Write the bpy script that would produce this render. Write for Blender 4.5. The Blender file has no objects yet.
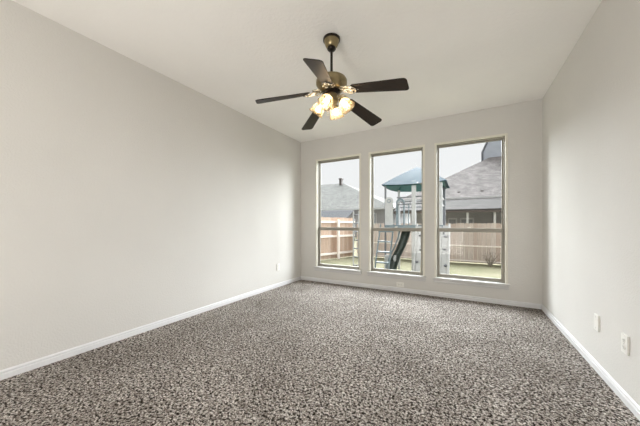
import bpy, bmesh, math, random
from mathutils import Vector, Matrix
random.seed(7)
C = bpy.context.scene.collection
scn = bpy.context.scene
PI = math.pi

# ------------------------------------------------------------------ camera
H, D, L, R, BACK = 2.74, 4.38, 2.893, 0.865, -2.3     # ceiling, window wall, left, right, wall behind the camera (m)
cd = bpy.data.cameras.new('camera'); cam = bpy.data.objects.new('camera', cd); C.objects.link(cam)
cd.sensor_fit = 'HORIZONTAL'; cd.sensor_width = 36.0; cd.lens = 36.0 * 261.5 / 640.0
cd.shift_y = 11.0 / 640.0; cd.clip_start = 0.03; cd.clip_end = 300
cam.location = (0, 0, 1.108); cam.rotation_euler = (PI / 2, 0, 0.510)
scn.camera = cam
# ------------------------------------------------------------------ sky: even white overcast
w = bpy.data.worlds.new('overcast'); scn.world = w; w.use_nodes = True
bg = w.node_tree.nodes['Background']; bg.inputs[0].default_value = (0.97, 0.97, 0.985, 1); bg.inputs[1].default_value = 0.87
# ------------------------------------------------------------------ added fill light (low behind the camera)
def area(name, loc, rot, sx, sy, power, col):
    d = bpy.data.lights.new(name, 'AREA'); d.shape = 'RECTANGLE'; d.size = sx; d.size_y = sy; d.energy = power; d.color = col
    o = bpy.data.objects.new(name, d); C.objects.link(o); o.location = loc; o.rotation_euler = rot; return o
area('added_bounce_fill', (-1.0, -1.35, 0.50), (PI - math.radians(36), 0, 0), 1.8, 1.4, 60, (1.0, 0.96, 0.90))      # added soft fill thrown up at the ceiling, no fixture in the room
# ------------------------------------------------------------------ bright cloud-veiled sun beyond the houses, very soft
sd = bpy.data.lights.new('veiled_sun', 'SUN'); sd.energy = 32.0; sd.angle = math.radians(120); sd.color = (0.93, 0.965, 1.0)
so = bpy.data.objects.new('veiled_sun', sd); C.objects.link(so); so.rotation_euler = (math.radians(-76), 0, 0)
# ------------------------------------------------------------------ exposure
scn.view_settings.view_transform = 'Standard'; scn.view_settings.look = 'None'
scn.view_settings.exposure = 0.17; scn.view_settings.gamma = 1.0; scn.view_settings.use_curve_mapping = False
scn.cycles.max_bounces = 10; scn.cycles.diffuse_bounces = 6; scn.cycles.transparent_max_bounces = 16
scn.cycles.sample_clamp_indirect = 4.0; scn.cycles.use_denoising = True
scn.cycles.caustics_reflective = False; scn.cycles.caustics_refractive = False

# ================================================================== materials
def srgb(r, g, b):
    f = lambda c: (c / 255 / 12.92) if c / 255 <= 0.04045 else ((c / 255 + 0.055) / 1.055) ** 2.4
    return (f(r), f(g), f(b), 1)
def base(name, col=(.5, .5, .5, 1), rough=.6, metal=0.0, spec=0.5):
    m = bpy.data.materials.new(name); m.use_nodes = True; nt = m.node_tree
    b = nt.nodes['Principled BSDF']; b.inputs['Base Color'].default_value = col
    b.inputs['Roughness'].default_value = rough; b.inputs['Metallic'].default_value = metal
    b.inputs['Specular IOR Level'].default_value = spec
    return m, nt, b
def coords(nt, scale=(1, 1, 1)):
    t = nt.nodes.new('ShaderNodeTexCoord'); mp = nt.nodes.new('ShaderNodeMapping'); mp.inputs['Scale'].default_value = scale
    nt.links.new(t.outputs['Object'], mp.inputs[0]); return mp.outputs[0]
def noise(nt, vec, scale, detail=2, rough=.5):
    n = nt.nodes.new('ShaderNodeTexNoise'); n.inputs['Scale'].default_value = scale; n.inputs['Detail'].default_value = detail
    n.inputs['Roughness'].default_value = rough; nt.links.new(vec, n.inputs['Vector']); return n.outputs['Fac']
def ramp(nt, fac, stops):
    r = nt.nodes.new('ShaderNodeValToRGB'); e = r.color_ramp.elements
    while len(e) < len(stops): e.new(0.5)
    for i, (p, c) in enumerate(stops): e[i].position = p; e[i].color = c
    nt.links.new(fac, r.inputs[0]); return r.outputs[0]
def mix(nt, a, b, fac, mode='MIX'):
    n = nt.nodes.new('ShaderNodeMix'); n.data_type = 'RGBA'; n.blend_type = mode
    if isinstance(fac, (int, float)): n.inputs[0].default_value = fac
    else: nt.links.new(fac, n.inputs[0])
    for s, v in ((6, a), (7, b)):
        if isinstance(v, tuple): n.inputs[s].default_value = v
        else: nt.links.new(v, n.inputs[s])
    return n.outputs[2]
def bump(nt, b, h, strength, dist):
    n = nt.nodes.new('ShaderNodeBump'); n.inputs['Strength'].default_value = strength; n.inputs['Distance'].default_value = dist
    nt.links.new(h, n.inputs['Height']); nt.links.new(n.outputs[0], b.inputs['Normal'])
def simple(name, rgb, rough=.6, metal=0.0, var=.06, vscale=14, bstr=.05, bscale=120, spec=.5):
    m, nt, b = base(name, srgb(*rgb), rough, metal, spec); v = coords(nt)
    c = srgb(*rgb); lo = tuple(x * (1 - var) for x in c[:3]) + (1,); hi = tuple(min(1, x * (1 + var)) for x in c[:3]) + (1,)
    nt.links.new(ramp(nt, noise(nt, v, vscale, 3), [(.3, lo), (.7, hi)]), b.inputs['Base Color'])
    if bstr: bump(nt, b, noise(nt, v, bscale, 2), bstr, .002)
    return m
def plaster(name, rgb, bscale, strength):
    m, nt, b = base(name, srgb(*rgb), .85, 0, .25); v = coords(nt)
    c = srgb(*rgb); lo = tuple(x * .965 for x in c[:3]) + (1,)
    nt.links.new(ramp(nt, noise(nt, v, 1.3, 4), [(.35, lo), (.65, c)]), b.inputs['Base Color'])
    n1 = noise(nt, v, bscale, 3, .55); bump(nt, b, ramp(nt, n1, [(.42, (0, 0, 0, 1)), (.62, (1, 1, 1, 1))]), strength, .004)
    return m
M = {}
M['wall'] = plaster('painted_wall', (217, 215, 211), 75, .22)
M['ceiling'] = plaster('painted_ceiling', (245, 243, 240), 34, .25)
M['trim'] = simple('white_trim', (226, 226, 228), .35, var=.02, bstr=.02)
M['sill'] = simple('sill_paint', (206, 205, 204), .4, var=.02, bstr=.02)
M['casing'] = simple('cream_casing', (228, 225, 214), .5, var=.02, bstr=.02)
M['vinyl'] = simple('tan_vinyl_frame', (152, 148, 138), .45, var=.02, bstr=.02)
M['plate'] = simple('ivory_plate', (236, 235, 230), .35, var=.01, bstr=0)
M['slot'] = simple('dark_slot', (60, 54, 46), .5, bstr=0)
M['screw'] = simple('steel_screw', (170, 168, 160), .35, .9, bstr=0)
M['bronze'] = simple('dark_bronze', (46, 40, 34), .35, .7, var=.15, bstr=0)
M['brass'] = simple('antique_brass', (150, 136, 104), .3, .95, var=.18, vscale=22, bstr=.05)
M['silver'] = simple('bright_pewter', (214, 208, 192), .22, 1.0, var=.12, vscale=60, bstr=.1, bscale=160)

def carpet():
    m, nt, b = base('frieze_carpet', rough=1.0, spec=.05); v = coords(nt)
    vo = nt.nodes.new('ShaderNodeTexVoronoi'); vo.inputs['Scale'].default_value = 150
    nv = nt.nodes.new('ShaderNodeTexNoise'); nv.inputs['Scale'].default_value = 60; nt.links.new(v, nv.inputs['Vector'])
    add = nt.nodes.new('ShaderNodeVectorMath'); add.operation = 'MULTIPLY_ADD'; add.inputs[1].default_value = (.012, .012, 0)
    nt.links.new(nv.outputs['Color'], add.inputs[0]); nt.links.new(v, add.inputs[2]); nt.links.new(add.outputs[0], vo.inputs['Vector'])
    sep = nt.nodes.new('ShaderNodeSeparateColor'); nt.links.new(vo.outputs['Color'], sep.inputs[0])
    tone = ramp(nt, sep.outputs[0], [(0, srgb(86, 76, 68)), (.2, srgb(110, 102, 96)), (.5, srgb(152, 145, 139)), (.8, srgb(184, 178, 172)), (1, srgb(222, 217, 212))])
    big = ramp(nt, noise(nt, v, 1.5, 6, .6), [(.38, (.84, .83, .82, 1)), (.62, (1.10, 1.10, 1.10, 1))])
    mid = ramp(nt, noise(nt, v, 60, 2, .6), [(.41, (.09, .08, .07, 1)), (.50, (1.14, 1.14, 1.14, 1))])  # dark gaps: shadow between tufts painted into the yarn colour
    nt.links.new(mix(nt, mix(nt, tone, mid, 1.0, 'MULTIPLY'), big, 1.0, 'MULTIPLY'), b.inputs['Base Color'])
    bump(nt, b, noise(nt, v, 60, 3, .6), 1.0, .02)
    return m
M['carpet'] = carpet()

def blade_wood():
    m, nt, b = base('dark_walnut', rough=.42, spec=.28); v = coords(nt, (3, 60, 60))
    nt.links.new(ramp(nt, noise(nt, v, 3, 4, .6), [(.3, srgb(16, 10, 7)), (.7, srgb(44, 30, 20))]), b.inputs['Base Color'])
    return m
M['walnut'] = blade_wood()

def glass_pane():
    m = bpy.data.materials.new('window_glass'); m.use_nodes = True; nt = m.node_tree; nt.nodes.clear()
    o = nt.nodes.new('ShaderNodeOutputMaterial'); t = nt.nodes.new('ShaderNodeBsdfTransparent'); g = nt.nodes.new('ShaderNodeBsdfGlossy')
    t.inputs[0].default_value = (.97, .98, .975, 1); g.inputs['Roughness'].default_value = .02
    n = nt.nodes.new('ShaderNodeTexNoise'); n.inputs['Scale'].default_value = 3
    r = nt.nodes.new('ShaderNodeMapRange'); r.inputs[3].default_value = .010; r.inputs[4].default_value = .014
    mx = nt.nodes.new('ShaderNodeMixShader'); nt.links.new(n.outputs['Fac'], r.inputs[0]); nt.links.new(r.outputs[0], mx.inputs[0])
    nt.links.new(t.outputs[0], mx.inputs[1]); nt.links.new(g.outputs[0], mx.inputs[2]); nt.links.new(mx.outputs[0], o.inputs[0]); return m
M['glass'] = glass_pane()
def shade_glass():
    m = bpy.data.materials.new('frosted_shade'); m.use_nodes = True; nt = m.node_tree; nt.nodes.clear()
    o = nt.nodes.new('ShaderNodeOutputMaterial'); t = nt.nodes.new('ShaderNodeBsdfTranslucent'); d = nt.nodes.new('ShaderNodeBsdfPrincipled')
    tr = nt.nodes.new('ShaderNodeBsdfTransparent')
    tc = nt.nodes.new('ShaderNodeTexCoord'); n = nt.nodes.new('ShaderNodeTexNoise'); n.inputs['Scale'].default_value = 35; nt.links.new(tc.outputs['Object'], n.inputs[0])
    col = ramp(nt, n.outputs['Fac'], [(.3, (.36, .26, .14, 1)), (.7, (.52, .41, .26, 1))])
    nt.links.new(col, t.inputs[0]); nt.links.new(col, d.inputs['Base Color']); d.inputs['Roughness'].default_value = .25
    m1 = nt.nodes.new('ShaderNodeMixShader'); m1.inputs[0].default_value = .35; nt.links.new(t.outputs[0], m1.inputs[1]); nt.links.new(d.outputs[0], m1.inputs[2])
    m2 = nt.nodes.new('ShaderNodeMixShader'); m2.inputs[0].default_value = .45; nt.links.new(m1.outputs[0], m2.inputs[1]); nt.links.new(tr.outputs[0], m2.inputs[2])
    nt.links.new(m2.outputs[0], o.inputs[0]); return m
M['shade'] = shade_glass()
def bulb_mat():
    m, nt, b = base('lit_bulb', (1, .95, .85, 1), .3); b.inputs['Emission Color'].default_value = (1, .86, .66, 1)
    b.inputs['Emission Strength'].default_value = BULB; return m
BULB = 85.0
M['bulb'] = bulb_mat()
OUT = 1.0                                            # scale of outdoor colours; sun-struck ones are set darker to offset the sun
def osrgb(r, g, b): return tuple(c * OUT for c in srgb(r, g, b)[:3]) + (1,)
def osimple(name, rgb, *a, **k):
    return simple(name, tuple(255 * ((1.055 * c ** (1 / 2.4) - .055) if c > .0031 else 12.92 * c) for c in osrgb(*rgb)[:3]), *a, **k)
def shingles(name, rgb, sc=1.0):
    m, nt, b = base(name, rough=.9, spec=.2); v = coords(nt)
    br = nt.nodes.new('ShaderNodeTexBrick'); br.inputs['Scale'].default_value = 1.0; br.offset = .5
    br.inputs['Brick Width'].default_value = .34 * sc; br.inputs['Row Height'].default_value = .16 * sc; br.inputs['Mortar Size'].default_value = .006
    a = osrgb(*rgb); br.inputs['Color1'].default_value = a; br.inputs['Color2'].default_value = tuple(x * .84 for x in a[:3]) + (1,)
    br.inputs['Mortar'].default_value = tuple(x * .72 for x in a[:3]) + (1,); nt.links.new(v, br.inputs['Vector'])
    n = ramp(nt, noise(nt, v, 1.2, 8, .95), [(.38, (.55, .55, .55, 1)), (.62, (1.35, 1.35, 1.35, 1))])
    nt.links.new(mix(nt, br.outputs[0], n, 1.0, 'MULTIPLY'), b.inputs['Base Color']); return m
M['shingle'] = shingles('grey_shingles', (141, 136, 134))
M['shingle2'] = shingles('grey_green_shingles', (119, 119, 115))
M['porchroof'] = shingles('porch_shingles', (96, 93, 91))  # roof shingle colour darkened to cancel the sun on the shallow slope
M['blueroof'] = osimple('blue_grey_roof', (85, 87, 92), .6, vscale=3, bstr=0)
M['siding'] = osimple('pale_siding', (170, 168, 168), .7, vscale=2, bstr=0)
M['bluesiding'] = osimple('blue_grey_siding', (174, 179, 189), .7, vscale=2, bstr=0)
M['outwhite'] = osimple('white_outdoor_paint', (204, 204, 204), .5, vscale=4, bstr=0)
M['darkglass'] = osimple('dark_window_glass', (158, 160, 162), .25, vscale=2, bstr=0)
M['darksoffit'] = osimple('brown_soffit', (92, 84, 80), .7, vscale=3, bstr=0)
def pickets(name, f):
    m, nt, b = base(name, rough=.85, spec=.2); v = coords(nt)
    vo = nt.nodes.new('ShaderNodeTexWhiteNoise'); vo.noise_dimensions = '1D'
    sx = nt.nodes.new('ShaderNodeSeparateXYZ'); nt.links.new(v, sx.inputs[0])
    fl = nt.nodes.new('ShaderNodeMath'); fl.operation = 'MULTIPLY'; fl.inputs[1].default_value = 1 / .145; nt.links.new(sx.outputs[0], fl.inputs[0])
    f2 = nt.nodes.new('ShaderNodeMath'); f2.operation = 'FLOOR'; nt.links.new(fl.outputs[0], f2.inputs[0]); nt.links.new(f2.outputs[0], vo.inputs['W'])
    c = ramp(nt, vo.outputs['Value'], [(0, osrgb(214, 190, 176)), (.5, osrgb(226, 208, 196)), (1, osrgb(238, 224, 214))])
    g = ramp(nt, noise(nt, coords(nt, (14, 14, 1.2)), 3, 4, .6), [(.3, (.84, .83, .82, 1)), (.7, (1.06, 1.05, 1.04, 1))])
    nt.links.new(mix(nt, mix(nt, c, g, 1.0, 'MULTIPLY'), f, 1.0, 'MULTIPLY'), b.inputs['Base Color']); return m
M['picket'] = pickets('cedar_pickets', (.84, .86, .88, 1)); M['sidepicket'] = pickets('reddish_cedar_pickets', (.76, .69, .63, 1))
M['rail'] = osimple('weathered_rail', (250, 240, 232), .8, vscale=5, bstr=0)
def lawn():
    m, nt, b = base('pale_lawn', rough=1, spec=.1); v = coords(nt)
    c = ramp(nt, noise(nt, v, 1.1, 6, .7), [(.3, osrgb(116, 117, 92)), (.5, osrgb(130, 127, 106)), (.7, osrgb(142, 136, 118))])
    f = ramp(nt, noise(nt, v, 26, 4, .7), [(.3, (.78, .80, .74, 1)), (.7, (1.12, 1.12, 1.1, 1))])
    nt.links.new(mix(nt, c, f, 1.0, 'MULTIPLY'), b.inputs['Base Color']); bump(nt, b, noise(nt, v, 30, 3), .6, .03); return m
M['lawn'] = lawn()
M['canopy'] = osimple('blue_canopy_cloth', (54, 80, 93), .6, vscale=5, var=.1, bstr=0)
M['teal'] = osimple('teal_underside', (50, 96, 94), .6, vscale=5, bstr=0)
M['playwhite'] = osimple('white_play_vinyl', (183, 183, 183), .45, vscale=6, bstr=0)
M['playdark'] = osimple('dark_play_post', (110, 112, 117), .5, vscale=6, bstr=0)
M['playblue'] = osimple('blue_grey_play_metal', (112, 126, 132), .4, vscale=6, bstr=0)
M['playgreen'] = osimple('dark_green_slide', (52, 62, 56), .4, vscale=6, bstr=0)
M['twig'] = osimple('grey_bark', (140, 130, 120), .9, vscale=8, bstr=0)

# ================================================================== mesh helpers
def box(bm, x0, x1, y0, y1, z0, z1, mat=None):
    v = [bm.verts.new(p) for p in ((x0, y0, z0), (x1, y0, z0), (x1, y1, z0), (x0, y1, z0), (x0, y0, z1), (x1, y0, z1), (x1, y1, z1), (x0, y1, z1))]
    if mat: [setattr(q, 'co', mat @ q.co) for q in v]
    for f in ((3, 2, 1, 0), (4, 5, 6, 7), (0, 1, 5, 4), (1, 2, 6, 5), (2, 3, 7, 6), (3, 0, 4, 7)): bm.faces.new([v[i] for i in f])
def tube(bm, pts, r, seg=10, caps=True):
    pts = [Vector(p) for p in pts]; rings = []; n = len(pts); rr = r if isinstance(r, (list, tuple)) else [r] * n
    up = None
    for i, p in enumerate(pts):
        t = (pts[min(i + 1, n - 1)] - pts[max(i - 1, 0)]).normalized()
        if up is None: up = Vector((0, 0, 1)) if abs(t.z) < .9 else Vector((1, 0, 0))
        a = t.cross(up).normalized(); b = a.cross(t).normalized(); up = b
        rings.append([bm.verts.new(p + rr[i] * (math.cos(2 * PI * k / seg) * a + math.sin(2 * PI * k / seg) * b)) for k in range(seg)])
    for i in range(n - 1):
        for k in range(seg): bm.faces.new((rings[i][k], rings[i][(k + 1) % seg], rings[i + 1][(k + 1) % seg], rings[i + 1][k]))
    if caps: bm.faces.new(rings[0][::-1]); bm.faces.new(rings[-1])
def lathe(bm, prof, seg=32, mat=None, c0=True, c1=True):
    rings = []
    for r, z in prof:
        ring = [bm.verts.new((r * math.cos(2 * PI * k / seg), r * math.sin(2 * PI * k / seg), z)) for k in range(seg)]
        if mat: [setattr(q, 'co', mat @ q.co) for q in ring]
        rings.append(ring)
    for i in range(len(rings) - 1):
        for k in range(seg): bm.faces.new((rings[i][k], rings[i][(k + 1) % seg], rings[i + 1][(k + 1) % seg], rings[i + 1][k]))
    if c0: bm.faces.new(rings[0][::-1])
    if c1: bm.faces.new(rings[-1])
def prism(bm, pts, z0, z1, mat=None):
    a = [bm.verts.new((x, y, z0)) for x, y in pts]; b = [bm.verts.new((x, y, z1)) for x, y in pts]
    if mat: [setattr(q, 'co', mat @ q.co) for q in a + b]
    bm.faces.new(a[::-1]); bm.faces.new(b); n = len(pts)
    for i in range(n): bm.faces.new((a[i], a[(i + 1) % n], b[(i + 1) % n], b[i]))
def obj(name, bm, m, parent=None, smooth=False, bevel=0, seg=2):
    bmesh.ops.recalc_face_normals(bm, faces=bm.faces)
    me = bpy.data.meshes.new(name); bm.to_mesh(me); bm.free(); me.materials.append(M[m] if isinstance(m, str) else m)
    if smooth:
        me.polygons.foreach_set('use_smooth', [True] * len(me.polygons))
        if smooth != 'all': me.set_sharp_from_angle(angle=math.radians(40))
    o = bpy.data.objects.new(name, me); C.objects.link(o)
    if parent: o.parent = parent
    if bevel:
        b = o.modifiers.new('bevel', 'BEVEL'); b.width = bevel; b.segments = seg; b.limit_method = 'ANGLE'
    return o
def bx(name, ext, m, parent=None, bevel=0, mat=None):
    bm = bmesh.new(); box(bm, *ext, mat=mat); return obj(name, bm, m, parent, bevel=bevel)
def tb(name, pts, r, m, parent=None, seg=10):
    bm = bmesh.new(); tube(bm, pts, r, seg); return obj(name, bm, m, parent, smooth=True)
def thing(name, label, cat, loc=(0, 0, 0), rz=0, group=None):
    o = bpy.data.objects.new(name, None); C.objects.link(o); o.location = loc; o.rotation_euler = (0, 0, rz); o.empty_display_size = .1
    o['label'] = label; o['category'] = cat
    if group: o['group'] = group
    return o
def struct(o, label=None, cat=None):
    o['kind'] = 'structure'
    if label: o['label'] = label
    if cat: o['category'] = cat
    return o

# ================================================================== room shell
T = .14
bm = bmesh.new(); box(bm, -L - T, R + T, BACK - T, D + T, -.12, 0)
struct(obj('floor', bm, 'carpet'), 'mottled grey-brown frieze carpet covering the whole floor', 'carpet')
bm = bmesh.new(); box(bm, -L - T, R + T, BACK - T, D + T, H, H + .12)
struct(obj('ceiling', bm, 'ceiling'), 'flat off-white textured ceiling', 'ceiling')
bm = bmesh.new(); box(bm, -L - T, -L, BACK - T, D + T, 0, H)
struct(obj('wall_left', bm, 'wall'), 'long plain cream textured wall on the left', 'wall')
bm = bmesh.new(); box(bm, R, R + T, BACK - T, D + T, 0, H)
struct(obj('wall_right', bm, 'wall'), 'cream textured wall on the right with two wall plates', 'wall')
bm = bmesh.new(); box(bm, -L, R, BACK - T, BACK, 0, H)
struct(obj('wall_front', bm, 'wall'), 'plain cream wall behind the camera', 'wall')
WX = [(-2.524, -1.644), (-1.459, -0.589), (-0.406, 0.474)]; WZ0, WZ1 = .278, 2.332
bm = bmesh.new()
xs = [-L] + [v for a in WX for v in a] + [R]
for i in range(0, len(xs), 2): box(bm, xs[i], xs[i + 1], D, D + T, 0, H)
for a, b in WX: box(bm, a, b, D, D + T, 0, WZ0); box(bm, a, b, D, D + T, WZ1, H)
bmesh.ops.remove_doubles(bm, verts=bm.verts, dist=1e-5)
struct(obj('wall_back', bm, 'wall'), 'cream wall pierced by three tall windows', 'wall')

# baseboards (profile swept along each wall)
def baseboard(name, a, b, inward, label):
    a, b, n = Vector(a), Vector(b), Vector(inward); bm = bmesh.new()
    prof = [(0, 0), (.015, 0), (.015, .038), (.006, .041), (.006, .046), (.011, .049), (.010, .058), (.004, .065), (0, .066)]
    r = [[bm.verts.new(p + n * o + Vector((0, 0, z))) for o, z in prof] for p in (a, b)]
    for i in range(len(prof)): j = (i + 1) % len(prof); bm.faces.new((r[0][i], r[0][j], r[1][j], r[1][i]))
    bm.faces.new(r[0][::-1]); bm.faces.new(r[1]); struct(obj(name, bm, 'trim'), label, 'baseboard')
baseboard('baseboard_left', (-L, BACK, 0), (-L, D, 0), (1, 0, 0), 'white baseboard along the left wall')
baseboard('baseboard_right', (R, BACK, 0), (R, D, 0), (-1, 0, 0), 'white baseboard along the right wall')
baseboard('baseboard_back', (-L, D, 0), (R, D, 0), (0, -1, 0), 'white baseboard under the windows')
baseboard('baseboard_front', (-L, BACK, 0), (R, BACK, 0), (0, 1, 0), 'white baseboard behind the camera')

# ================================================================== windows
def ring(bm, x0, x1, z0, z1, y0, y1, wl, wr, wb, wt):
    box(bm, x0, x0 + wl, y0, y1, z0, z1); box(bm, x1 - wr, x1, y0, y1, z0, z1)
    box(bm, x0 + wl, x1 - wr, y0, y1, z0, z0 + wb); box(bm, x0 + wl, x1 - wr, y0, y1, z1 - wt, z1)
names = ['leftmost tall single-hung window beside the room corner', 'middle of the three tall single-hung windows, play fort outside', 'rightmost and largest-looking of the three tall single-hung windows']
for i, (a, b) in enumerate(WX):
    root = thing('window_%d' % (i + 1), names[i], 'window', ((a + b) / 2, D, WZ0)); root['kind'] = 'structure'
    hw = (b - a) / 2; h = WZ1 - WZ0; zm = 1.016 - WZ0
    bm = bmesh.new()                                                  # thin casing bead round sides and top
    box(bm, -hw - .022, -hw + .006, -.010, .034, .012, h + .020); box(bm, hw - .006, hw + .022, -.010, .034, .012, h + .020); box(bm, -hw + .006, hw - .006, -.010, .034, h - .006, h + .020)
    obj('window_casing', bm, 'casing', root, bevel=.002)
    bm = bmesh.new(); ring(bm, -hw, hw, .012, h, .035, .115, .018, .018, .016, .018); obj('window_frame', bm, 'vinyl', root, bevel=.002)
    bm = bmesh.new(); ring(bm, -hw + .018, hw - .018, zm - .030, h - .018, .085, .108, .020, .020, .058, .022); s = obj('upper_sash', bm, 'vinyl', root, bevel=.002)
    bx('pane', (-hw + .036, hw - .036, .095, .099, zm + .028, h - .042), 'glass', s)
    bm = bmesh.new(); ring(bm, -hw + .018, hw - .018, .028, zm + .030, .055, .080, .028, .028, .034, .058); s = obj('lower_sash', bm, 'vinyl', root, bevel=.002)
    bx('pane', (-hw + .044, hw - .044, .066, .070, .062, zm - .028), 'glass', s)
    bm = bmesh.new(); box(bm, -.02, .02, .040, .055, zm + .034, zm + .044); box(bm, -.008, .03, .036, .052, zm + .042, zm + .048); obj('latch', bm, 'casing', s, bevel=.001)
    bm = bmesh.new(); box(bm, -hw - .045, hw + .045, -.042, 0, -.014, .012); box(bm, -hw, hw, 0, .115, 0, .012); obj('window_sill', bm, 'sill', root, bevel=.004)
    bm = bmesh.new(); box(bm, -hw - .035, hw + .035, -.014, 0, -.050, -.014); box(bm, -hw - .035, hw + .035, -.024, 0, -.066, -.044); obj('apron', bm, 'sill', root, bevel=.003)

# ================================================================== outlets
def wall_plate(name, label, loc, face, kind, landscape=False):
    """built facing -Y, then turned; face = rotation about Z"""
    root = thing(name, label, 'outlet' if kind != 'coax' else 'wall plate', loc, face)
    mt = Matrix.Rotation(PI / 2, 4, 'Y') if landscape else Matrix.Identity(4)
    bx('cover_plate', (-.037, .037, -.011, 0, -.059, .059), 'plate', root, bevel=.002, mat=mt)
    if kind == 'outlet':
        for z in (.021, -.021):
            bm = bmesh.new(); pts = [(.0165 * math.cos(t), .014 * math.sin(t)) for t in [2 * PI * k / 20 for k in range(20)]]
            prism(bm, [(x * 1.0, y) for x, y in pts], 0.009, .0135, mt @ Matrix.Translation((0, 0, z)) @ Matrix.Rotation(PI / 2, 4, 'X'))
            s = obj('socket', bm, 'plate', root)
            bm = bmesh.new()
            for q in (-.0062, .0062): box(bm, q - .0012, q + .0012, -.0140, -.0130, z - .001, z + .008, mat=mt)
            box(bm, -.0024, .0024, -.0140, -.0130, z - .009, z - .0045, mat=mt); obj('slot', bm, 'slot', s)
        bm = bmesh.new(); lathe(bm, [(.003, .010), (.003, .0125), (.001, .013)], 12, Matrix.Rotation(PI / 2, 4, 'X')); obj('screw', bm, 'screw', root)
    else:
        for z in (.042, -.042):
            bm = bmesh.new(); lathe(bm, [(.003, .010), (.003, .0125), (.001, .013)], 12, mt @ Matrix.Translation((0, 0, z)) @ Matrix.Rotation(PI / 2, 4, 'X')); obj('screw', bm, 'screw', root)
    return root
wall_plate('outlet', 'ivory two-socket outlet on the right wall, nearer the camera', (R, 2.337, .365), -PI / 2, 'outlet')
wall_plate('blank_wall_plate', 'blank ivory plate on the right wall, nearer the window corner', (R, 2.742, .365), -PI / 2, 'coax')
wall_plate('outlet', 'small ivory outlet low on the left wall near the far corner', (-L, 3.655, .350), PI / 2, 'outlet')
wall_plate('outlet', 'sideways ivory outlet just above the baseboard under the middle window', (-.945, D, .116), 0, 'outlet', True)

# ================================================================== ceiling fan
FX, FY = -1.036, 2.060
fan = thing('ceiling_fan', 'five-blade dark walnut ceiling fan with four lit glass shades', 'ceiling fan', (FX, FY, H))
bm = bmesh.new(); lathe(bm, [(.072, 0), (.072, -.012), (.066, -.018), (.064, -.03), (.055, -.058), (.046, -.075), (.034, -.082)], 40); obj('canopy', bm, 'brass', fan, smooth=True)
bm = bmesh.new(); lathe(bm, [(.0735, 0), (.0745, -.006), (.0735, -.019), (.066, -.019)], 40); obj('canopy_ring', bm, 'bronze', fan, smooth=True)
bm = bmesh.new(); lathe(bm, [(.020, -.066), (.036, -.075), (.038, -.092), (.030, -.104), (.014, -.110)], 28); obj('hanger_ball', bm, 'bronze', fan, smooth=True)
tb('downrod', [(0, 0, -.09), (0, 0, -.33)], .0115, 'bronze', fan, 14)
bm = bmesh.new(); lathe(bm, [(.014, -.310), (.022, -.314), (.026, -.340), (.060, -.348), (.105, -.354), (.128, -.362), (.136, -.376), (.136, -.404), (.130, -.418), (.118, -.428), (.112, -.445), (.098, -.458), (.060, -.462)], 48)
mo = obj('motor_housing', bm, 'brass', fan, smooth=True)
bm = bmesh.new(); lathe(bm, [(.050, -.455), (.072, -.462), (.076, -.476), (.060, -.486), (.040, -.490)], 36); obj('flywheel', bm, 'bronze', fan, smooth=True)
bm = bmesh.new(); lathe(bm, [(.040, -.486), (.050, -.492), (.056, -.505), (.054, -.535), (.060, -.548), (.056, -.562), (.036, -.574), (.022, -.590), (.012, -.600), (.004, -.606)], 36)
obj('switch_housing', bm, 'brass', fan, smooth=True)

R0, R1, ZR, ZT = .185, .655, -.494, -.585        # blade root / tip radius and height below the ceiling
def blade_parts(k):
    ang = math.radians(-2.3 + 72 * k); slope = math.atan2(ZR - ZT, R1 - R0)
    mt = Matrix.Rotation(ang, 4, 'Z') @ Matrix.Translation((R0, 0, ZR)) @ Matrix.Rotation(slope, 4, 'Y') @ Matrix.Rotation(math.radians(-13), 4, 'X')
    ln = math.hypot(R1 - R0, ZR - ZT)
    pts = []
    def arc(cx, cy, r, a0, a1, n=6):
        for j in range(n + 1):
            a = a0 + (a1 - a0) * j / n; pts.append((cx + r * math.cos(a), cy + r * math.sin(a)))
    w0, w1 = .052, .068
    arc(ln - .028, w1 - .028, .028, PI / 2, 0); arc(ln - .028, -w1 + .028, .028, 0, -PI / 2)
    arc(.035, -w0 + .030, .030, -PI / 2, -PI); arc(.035, w0 - .030, .030, PI, PI / 2)
    me_bm = bmesh.new(); prism(me_bm, pts, 0, .006)
    o = obj('blade', me_bm, 'walnut', fan, bevel=.0015); o.matrix_local = mt
    # ornate iron: forked scrolls from hub to blade underside
    bm = bmesh.new(); inv = mt
    def P(x, y, z): return inv @ Vector((x, y, z))
    hub = Matrix.Rotation(ang, 4, 'Z') @ Vector((.066, 0, -.472))
    for s in (-1, 1):
        tube(bm, [hub, P(-.075, .010 * s, .006), P(-.045, .032 * s, .000), P(-.012, .040 * s, -.006), P(.022, .034 * s, -.007), P(.045, .016 * s, -.007), P(.060, 0, -.007)], [.009, .008, .0075, .007, .0065, .006, .005], 8)
        tube(bm, [P(-.040, .026 * s, -.002), P(-.018, .010 * s, -.005), P(.006, .014 * s, -.006), P(.022, .034 * s, -.007)], .005, 8)
    rm = Matrix.Rotation(ang, 4, 'Z')
    for s in (-1, 1):
        for rad, cx, cy in ((.024, .118, .026), (.016, .152, .030)):
            tube(bm, [rm @ Vector((cx + rad * math.cos(t), s * cy + rad * math.sin(t), -.474 - .10 * (cx + rad * math.cos(t) - .07))) for t in [2 * PI * q / 14 for q in range(15)]], .0055, 8)
    tube(bm, [hub, P(-.05, 0, .002), P(0, 0, -.006), P(.05, 0, -.007), P(.075, 0, -.006)], [.010, .007, .007, .008, .004], 8)
    ir = obj('blade_iron', bm, 'silver', fan, smooth='all')
    for x, y in ((.022, .03), (.022, -.03), (.06, 0)):
        bm = bmesh.new(); lathe(bm, [(.0065, -.014), (.0065, -.006)], 10, mt @ Matrix.Translation((x, y, 0))); obj('screw', bm, 'bronze', ir)
for k in range(5): blade_parts(k)

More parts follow.
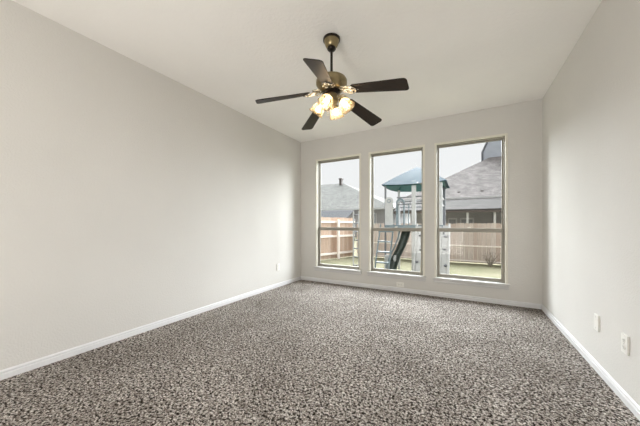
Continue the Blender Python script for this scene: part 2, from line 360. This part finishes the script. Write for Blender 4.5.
for k, deg in enumerate((7, 97, 187, 277)):
    a = math.radians(deg); rz = Matrix.Rotation(a, 4, 'Z')
    A = lambda x, z: rz @ Vector((x, 0, z))
    tb('light_arm', [A(.045, -.540), A(.070, -.528), A(.090, -.530), A(.100, -.545), A(.104, -.560)], .0075, 'brass', fan, 10)
    tilt = math.radians(36)                                        # shade axis leans outward from straight down
    mt = rz @ Matrix.Translation((.088, 0, -.548)) @ Matrix.Rotation(PI - tilt, 4, 'Y')
    bm = bmesh.new(); lathe(bm, [(.014, -.004), (.024, 0), (.027, .010), (.027, .024), (.024, .028)], 24, mt); obj('socket_cup', bm, 'brass', fan, smooth=True)
    bm = bmesh.new(); n = 48; rings = []
    prof = [(.024, .018), (.038, .028), (.049, .046), (.053, .066), (.053, .082), (.057, .098), (.066, .110)]
    for j, (r, z) in enumerate(prof):
        rr = []
        for q in range(n):
            f = 1 + (.05 * math.cos(8 * 2 * PI * q / n)) * (j / 6) ** 2
            rr.append(bm.verts.new(mt @ Vector((r * f * math.cos(2 * PI * q / n), r * f * math.sin(2 * PI * q / n), z))))
        rings.append(rr)
    for j in range(len(rings) - 1):
        for q in range(n): bm.faces.new((rings[j][q], rings[j][(q + 1) % n], rings[j + 1][(q + 1) % n], rings[j + 1][q]))
    sh = obj('lamp_shade', bm, 'shade', fan, smooth='all')
    sm = sh.modifiers.new('thick', 'SOLIDIFY'); sm.thickness = .0025
    bm = bmesh.new(); lathe(bm, [(.010, .028), (.011, .040), (.016, .052), (.0195, .064), (.0175, .076), (.010, .085), (.004, .088)], 20, mt)
    b = obj('bulb', bm, 'bulb', sh, smooth='all'); b['label'] = 'glowing white bulb'
for s, ln in ((-1, .10), (1, .07)):
    bm = bmesh.new()
    for q in range(int(ln / .006)):
        bmesh.ops.create_uvsphere(bm, u_segments=6, v_segments=4, radius=.0022, matrix=Matrix.Translation((s * .02, -.03, -.575 - q * .006)))
    bmesh.ops.create_uvsphere(bm, u_segments=10, v_segments=8, radius=.006, matrix=Matrix.Translation((s * .02, -.03, -.578 - ln)))
    obj('pull_chain', bm, 'silver', fan, smooth='all')

# ================================================================== outdoors
G = -.42
bm = bmesh.new(); box(bm, -60, 60, D + T + .01, 90, G - .3, G); struct(obj('ground', bm, 'lawn'), 'pale patchy yellow-green lawn outside the windows', 'lawn')

def fence(label, p, q, rails, posts=True):
    p, q = Vector(p), Vector(q); d = q - p; ln = d.length; rz = math.atan2(d.y, d.x)
    root = thing('wooden_fence', label, 'fence', (p.x, p.y, G), rz); s = -1      # rails face the yard
    bm = bmesh.new(); n = int(ln / .145)
    for k in range(n):
        h = (1.79 if posts else 1.53) + random.uniform(-.012, .012); x = k * .145
        prism(bm, [(x + .003, 0), (x + .142, 0), (x + .142, h - .03), (x + .115, h), (x + .03, h), (x + .003, h - .03)], -.009, .009,
              Matrix.Translation((0, .02 + random.uniform(-.003, .003), .03)) @ Matrix.Rotation(PI / 2, 4, 'X'))
    obj('picket_panel', bm, 'sidepicket' if posts else 'picket', root)
    for z in rails: bx('rail', (0, ln, -.06 if posts else -.03, -.012, z - (.045 if posts else .025), z + (.045 if posts else .025)), 'rail', root)
    x = 0.0
    while posts and x <= ln + .01:
        bx('post', (x - .045, x + .045, -.15, -.06, 0, 1.72), 'rail', root); x += 1.955
    return root
fence('weathered cedar fence across the back of the yard, seen through the right window', (-4.55, 11.7), (7.5, 11.7), (.10, .68), False)
fence('weathered cedar side fence with pale rails, seen through the left window', (-6.9, 4.9), (-4.62, 11.55), (.25, 1.00, 1.62))

def roof_hip(parent, x0, x1, y0, ze, pitch, depth, m, name='roof', over=0):
    """hip roof on a rectangle: front eave at y0, back at y0+depth; returns ridge height"""
    r = depth / 2; zr = ze + r * pitch; bm = bmesh.new(); t = .15
    for dz in (0,):
        e = [bm.verts.new(c) for c in ((x0, y0, ze), (x1, y0, ze), (x1, y0 + depth, ze), (x0, y0 + depth, ze))]
        g = [bm.verts.new(c) for c in ((x0, y0, ze - t), (x1, y0, ze - t), (x1, y0 + depth, ze - t), (x0, y0 + depth, ze - t))]
        a = bm.verts.new((x0 + r, y0 + r, zr)); b = bm.verts.new((x1 - r, y0 + r, zr))
        bm.faces.new((e[0], e[1], b, a)); bm.faces.new((e[1], e[2], b)); bm.faces.new((e[2], e[3], a, b)); bm.faces.new((e[3], e[0], a))
        bm.faces.new(g[::-1])
        for i in range(4): bm.faces.new((g[i], g[(i + 1) % 4], e[(i + 1) % 4], e[i]))
    obj(name, bm, m, parent); return zr

# house seen through the right window
hb = thing('house', 'large house with a grey shingled hip roof behind the back fence, in the right window', 'house', (4.0, 26.0, G))
roof_hip(hb, -9.8, 9.0, 0, 3.42 - G, .62, 20, 'shingle')
bx('wall', (-8.8, 8.2, .8, 18.5, 0, 3.30 - G), 'siding', hb)
bx('gutter', (-9.8, 9.0, -.14, 0, 3.28 - G, 3.44 - G), 'outwhite', hb)
mt = Matrix.Translation((-9.2, -4.2, 2.14 - G)) @ Matrix.Rotation(math.atan2(1.05, 4.0), 4, 'X')
bx('porch_roof', (0, 17.4, 0, 4.2, -.06, .06), 'porchroof', hb, mat=mt)
bx('porch_fascia', (-9.2, 8.2, -4.32, -4.18, 1.95 - G, 2.10 - G), 'darksoffit', hb)
for x in (-6.1, -3.92, -2.25, .2, 3.0): bx('porch_post', (x - .07, x + .07, -4.0, -3.86, 0, 2.05 - G), 'outwhite', hb)
for x0, x1 in ((-7.6, -6.4), (-5.5, -4.72), (-4.5, -3.4), (2.2, 3.8)):
    wdw = bx('window', (x0, x1, .70, .82, .4 - G, 1.66 - G), 'outwhite', hb); bx('pane', (x0 + .12, x1 - .12, .68, .72, .5 - G, 1.52 - G), 'darkglass', wdw)
for x in (-4.6, -2.8): 
    bm = bmesh.new(); lathe(bm, [(.09, 0), (.09, .35), (.13, .37), (.13, .45)], 10, Matrix.Translation((x, 1.0, 3.6 - G))); obj('roof_vent', bm, 'darksoffit', hb)
bm = bmesh.new(); prism(bm, [(-2.40, 7.0), (-2.40, 9.0), (-1.75, 10.6), (.4, 13.0), (5.0, 13.0), (5.0, 7.0)], -14.0, -8.0, Matrix.Translation((0, 0, -G)) @ Matrix.Rotation(PI / 2, 4, 'X'))
us = obj('upper_storey', bm, 'bluesiding', hb); us['label'] = 'blue-grey upper storey with a slanting gable edge'
bm = bmesh.new(); tube(bm, [(-2.46, 7.95, 8.0 - G), (-2.46, 7.95, 9.0 - G), (-1.79, 7.95, 10.66 - G), (.35, 7.95, 13.05 - G)], .10, 4); obj('rake_trim', bm, 'blueroof', us)

# house seen through the left window
ha = thing('house', 'low house with a grey-green shingled hip roof beyond the side fence, in the left window', 'house', (-20.0, 30.0, G))
roof_hip(ha, -22.0, 12.95, 0, 2.95 - G, .45, 23.5, 'shingle2')
bx('wall', (-21.0, 11.9, .8, 22.5, 0, 2.85 - G), 'siding', ha)
bx('gutter', (-22.0, 12.95, -.16, 0, 2.80 - G, 2.98 - G), 'outwhite', ha)
bm = bmesh.new(); box(bm, 1.05, 1.50, 10.6, 11.2, 7.2 - G, 8.75 - G); box(bm, .98, 1.57, 10.52, 11.28, 8.75 - G, 8.9 - G); obj('chimney', bm, 'darksoffit', ha)
bm = bmesh.new(); lathe(bm, [(.32, 0), (.36, .25), (.30, .5), (.1, .62)], 12, Matrix.Translation((-1.6, 8.4, 6.65 - G))); obj('roof_vent', bm, 'darksoffit', ha)
for x in (4.2, 8.6): 
    wd = bx('window', (x, x + 2.0, .7, .82, 1.1 - G, 2.4 - G), 'outwhite', ha); bx('pane', (x + .12, x + 1.88, .66, .72, 1.2 - G, 2.3 - G), 'darkglass', wd)
# patio shed with the smooth blue-grey roof
sh = thing('shed', 'low shed with a smooth blue-grey sloping roof beyond the side fence', 'shed', (-13.0, 25.5, G))
bm = bmesh.new(); v = [(-9, -1.5, 1.70), (2.65, -1.5, 1.70), (3.0, -.5, 2.54), (-9, -.5, 2.54)]
a = [bm.verts.new((x, y, z - G)) for x, y, z in v]; b = [bm.verts.new((x, y, z - G - .08)) for x, y, z in v]
bm.faces.new(a); bm.faces.new(b[::-1])
for k in range(4): bm.faces.new((a[k], b[k], b[(k + 1) % 4], a[(k + 1) % 4]))
obj('roof', bm, 'blueroof', sh); bx('wall', (-8.6, 2.4, -1.2, 1.4, 0, 1.66 - G), 'siding', sh)

# ------------------------------------------------------------------ play fort
PX, PY = -1.31, 8.43; DZ = 1.06 - G
fort = thing('play_fort', 'white backyard play fort with a blue cloth canopy', 'play structure', (PX, PY, G))
def zz(z): return z - G
# canopy: pyramid of sagging cloth with a skirt, teal lining
def pyramid(bm, half, ze, zp, n=8, sag=-.02):
    apex = bm.verts.new((0, 0, zp)); cs = [(-half, -half), (half, -half), (half, half), (-half, half)]; rows = []
    for j in range(1, n + 1):
        f = j / n; z = zp + (ze - zp) * f - sag * math.sin(PI * f) ; row = []
        for c in range(4):
            for q in range(n):
                t = q / n; x = cs[c][0] * (1 - t) + cs[(c + 1) % 4][0] * t; y = cs[c][1] * (1 - t) + cs[(c + 1) % 4][1] * t
                row.append(bm.verts.new((x * f, y * f, z + .05 * f * (1 - math.sin(PI * t)) * 0 - .04 * f * math.sin(PI * t))))
        rows.append(row)
    m = 4 * n
    for k in range(m): bm.faces.new((apex, rows[0][k], rows[0][(k + 1) % m]))
    for j in range(n - 1):
        for k in range(m): bm.faces.new((rows[j][k], rows[j + 1][k], rows[j + 1][(k + 1) % m], rows[j][(k + 1) % m]))
bm = bmesh.new(); pyramid(bm, .86, zz(2.25), zz(2.84)); cn = obj('canopy', bm, 'canopy', fort); m_ = cn.modifiers.new('t', 'SOLIDIFY'); m_.thickness = .012; m_.offset = 1; cn['label'] = 'blue cloth canopy'
bm = bmesh.new(); pyramid(bm, .80, zz(2.235), zz(2.80)); li = obj('canopy_lining', bm, 'teal', cn); m_ = li.modifiers.new('t', 'SOLIDIFY'); m_.thickness = .008; m_.offset = -1; li['label'] = 'teal lining under the canopy'
for x, y, w_, m_, top in ((-.78, -.72, .025, 'playdark', 2.27), (.70, -.70, .05, 'playwhite', 2.26), (.02, -.70, .055, 'playwhite', 2.32), (-.70, .70, .035, 'playwhite', 2.26), (.70, .70, .04, 'playdark', 2.26), (.10, .70, .03, 'playdark', 2.3)):
    bx('post', (x - w_, x + w_, y - w_, y + w_, 0, zz(top)), m_, fort, bevel=.006)
bm = bmesh.new(); box(bm, -.76, .76, -.76, .76, DZ - .12, DZ)
obj('deck', bm, 'playwhite', fort, bevel=.01)
bx('deck_edge', (-.78, .78, -.80, -.76, DZ - .16, DZ + .02), 'playblue', fort, bevel=.006)
for z, r in ((1.87, .018), (1.67, .016)):
    tb('rail', [(-.45, -.70, zz(z)), (.72, -.70, zz(z + .02))], r, 'playdark', fort, 8)
    tb('rail', [(-.70, .70, zz(z)), (.70, .70, zz(z))], r, 'playdark', fort, 8)
    tb('rail', [(.70, -.70, zz(z)), (.70, .70, zz(z))], r, 'playwhite', fort, 8)
for x in (-.42, -.12, .40): tb('baluster', [(x, -.70, DZ), (x, -.70, zz(1.67))], .014, 'playblue', fort, 8)
# left handhold panel with a round eye at its top
bm = bmesh.new(); n = 16; pts = [(-.115, 0), (.115, 0), (.115, .80)] + [(.115 * math.cos(PI * k / n), .80 + .115 * math.sin(PI * k / n)) for k in range(1, n)] + [(-.115, .80)]
hole = [(.045 * math.cos(2 * PI * k / n), .80 + .045 * math.sin(2 * PI * k / n)) for k in range(n)]
prism(bm, pts, -.02, .02, Matrix.Translation((-.66, -.77, DZ - .08)) @ Matrix.Rotation(PI / 2, 4, 'X'))
hp = obj('handhold_panel', bm, 'playwhite', fort)
bm = bmesh.new()
for k in range(24):
    a = 2 * PI * k / 24; a2 = 2 * PI * (k + 1) / 24
    tube(bm, [(-.66 + .05 * math.cos(a), -.795, DZ + .72 + .05 * math.sin(a)), (-.66 + .05 * math.cos(a2), -.795, DZ + .72 + .05 * math.sin(a2))], .010, 6)
obj('eyelet', bm, 'playblue', hp)
# grey-green arched entry hood behind the panel
bm = bmesh.new(); pts = []
for k in range(13): pts.append((-.36 - .17 * math.cos(PI * k / 12) * .7, .66 + .14 * math.sin(PI * k / 12)))
prism(bm, [(-.479, 0)] + pts + [(-.241, 0), (-.275, 0)] + [(-.36 + .085 * math.cos(PI * k / 12), .64 + .09 * math.sin(PI * k / 12)) for k in range(13)] + [(-.445, 0)], -.03, .03,
      Matrix.Translation((0, -.66, DZ)) @ Matrix.Rotation(PI / 2, 4, 'X'))
obj('entry_arch', bm, 'playblue', fort)
# ladder leaning on the front left corner
for s in (-.19, .19): tb('ladder_rail', [(-.72 + s, -1.42, 0), (-.72 + s, -1.30, .35), (-.70 + s, -.84, DZ + .04)], .022, 'playblue', fort, 8)
for k in range(5):
    f = (k + .6) / 5.2; y = -1.40 + f * .55; z = f * DZ; bx('ladder_step', (-.92, -.52, y - .05, y + .05, z - .018, z + .018), 'playblue', fort, bevel=.004)
bx('kick_panel', (-.80, -.46, -.76, -.73, .0, .62), 'playwhite', fort)
# curved dark slide under and beside the deck
bm = bmesh.new(); path = [(-.20, -.62, DZ - .14), (-.24, -.66, DZ - .34), (-.33, -.72, DZ - .62), (-.46, -.80, DZ - .92), (-.52, -.88, DZ - 1.16), (-.54, -1.0, .12), (-.54, -1.12, .10)]
rows = []
for i, p in enumerate(path):
    row = []
    for k in range(9):
        a = PI * k / 8; row.append(bm.verts.new((p[0] - .11 * math.cos(a), p[1] - .02 + .10 * math.sin(a), p[2] - .03 * math.cos(a))))
    rows.append(row)
for i in range(len(rows) - 1):
    for k in range(8): bm.faces.new((rows[i][k], rows[i][k + 1], rows[i + 1][k + 1], rows[i + 1][k]))
sl = obj('slide', bm, 'playgreen', fort, smooth='all'); m_ = sl.modifiers.new('t', 'SOLIDIFY'); m_.thickness = .02; sl['label'] = 'dark green curved slide'
tb('slide_rail', [(p[0] - .17, p[1] - .03, p[2] + .02) for p in path], .022, 'playblue', sl, 8)
# climbing wall on the right with holds
bm = bmesh.new(); mt = Matrix.Translation((.52, -1.42, 0)) @ Matrix.Rotation(-math.atan2(.64, DZ), 4, 'X')
lw = math.hypot(.64, DZ)
for k in range(5): box(bm, -.39 + k * .158, -.25 + k * .158, -.015, .015, 0, lw, mat=mt)
for z in (.1, .75, 1.4): box(bm, -.39, .39, .015, .04, z, z + .07, mat=mt)
cw = obj('climbing_wall', bm, 'playwhite', fort)
random.seed(3)
for k in range(12):
    x = -.29 + (k % 3) * .29 + random.uniform(-.06, .06); z = .15 + (k // 3) * .38 + random.uniform(-.06, .06)
    bm = bmesh.new(); bmesh.ops.create_icosphere(bm, subdivisions=2, radius=.045, matrix=mt @ Matrix.Translation((x, -.025, z)) @ Matrix.Diagonal((1.2, .7, .8, 1)))
    obj('hand_hold', bm, 'playdark', cw, smooth='all')
for s in (-.40, .40): tb('ladder_rail', [(.52 + s, -1.46, 0), (.52 + s, -.80, DZ + .05)], .03, 'playwhite', fort, 8)
tb('support_leg', [(.80, -.86, 0), (.80, -.86, zz(1.0))], .035, 'playdark', fort, 8)
# white rope-ladder frame standing left of the fort
lf = thing('climbing_ladder', 'white upright climbing ladder at the right edge of the left window', 'play structure', (-2.98, 7.62, G))
for s in (-.09, .09): tb('rail', [(s, 0, 0), (s, 0, 1.93)], .024, 'playwhite', lf, 8)
for k in range(7): tb('rung', [(-.09, 0, .25 + k * .26), (.09, 0, .25 + k * .26)], .018, 'playdark', lf, 8)

# ------------------------------------------------------------------ bare shrub against the back fence
def shrub(label, x, y, hgt, n, seed):
    random.seed(seed); bm = bmesh.new()
    for k in range(n):
        a = random.uniform(0, 2 * PI); l = hgt * random.uniform(.5, 1); q = Vector((0, 0, 0)); pts = [q.copy()]; d = Vector((math.cos(a) * .6, math.sin(a) * .35, 1)).normalized()
        for j in range(5):
            d = (d + Vector((random.uniform(-.3, .3), random.uniform(-.2, .2), random.uniform(-.15, .1)))).normalized(); q = q + d * l / 5; pts.append(q.copy())
        tube(bm, pts, [.012, .010, .008, .006, .004, .003], 5)
        for j in (2, 3, 4):
            e = pts[j] + Vector((random.uniform(-.25, .25), random.uniform(-.1, .1), random.uniform(.05, .3))) * hgt * .5; tube(bm, [pts[j], e], [.005, .002], 4)
    o = obj('shrub', bm, 'twig'); o.location = (x, y, G - .01); o['label'] = label; o['category'] = 'shrub'; return o
shrub('bare grey twiggy shrub at the foot of the back fence', .75, 11.2, .75, 16, 5)
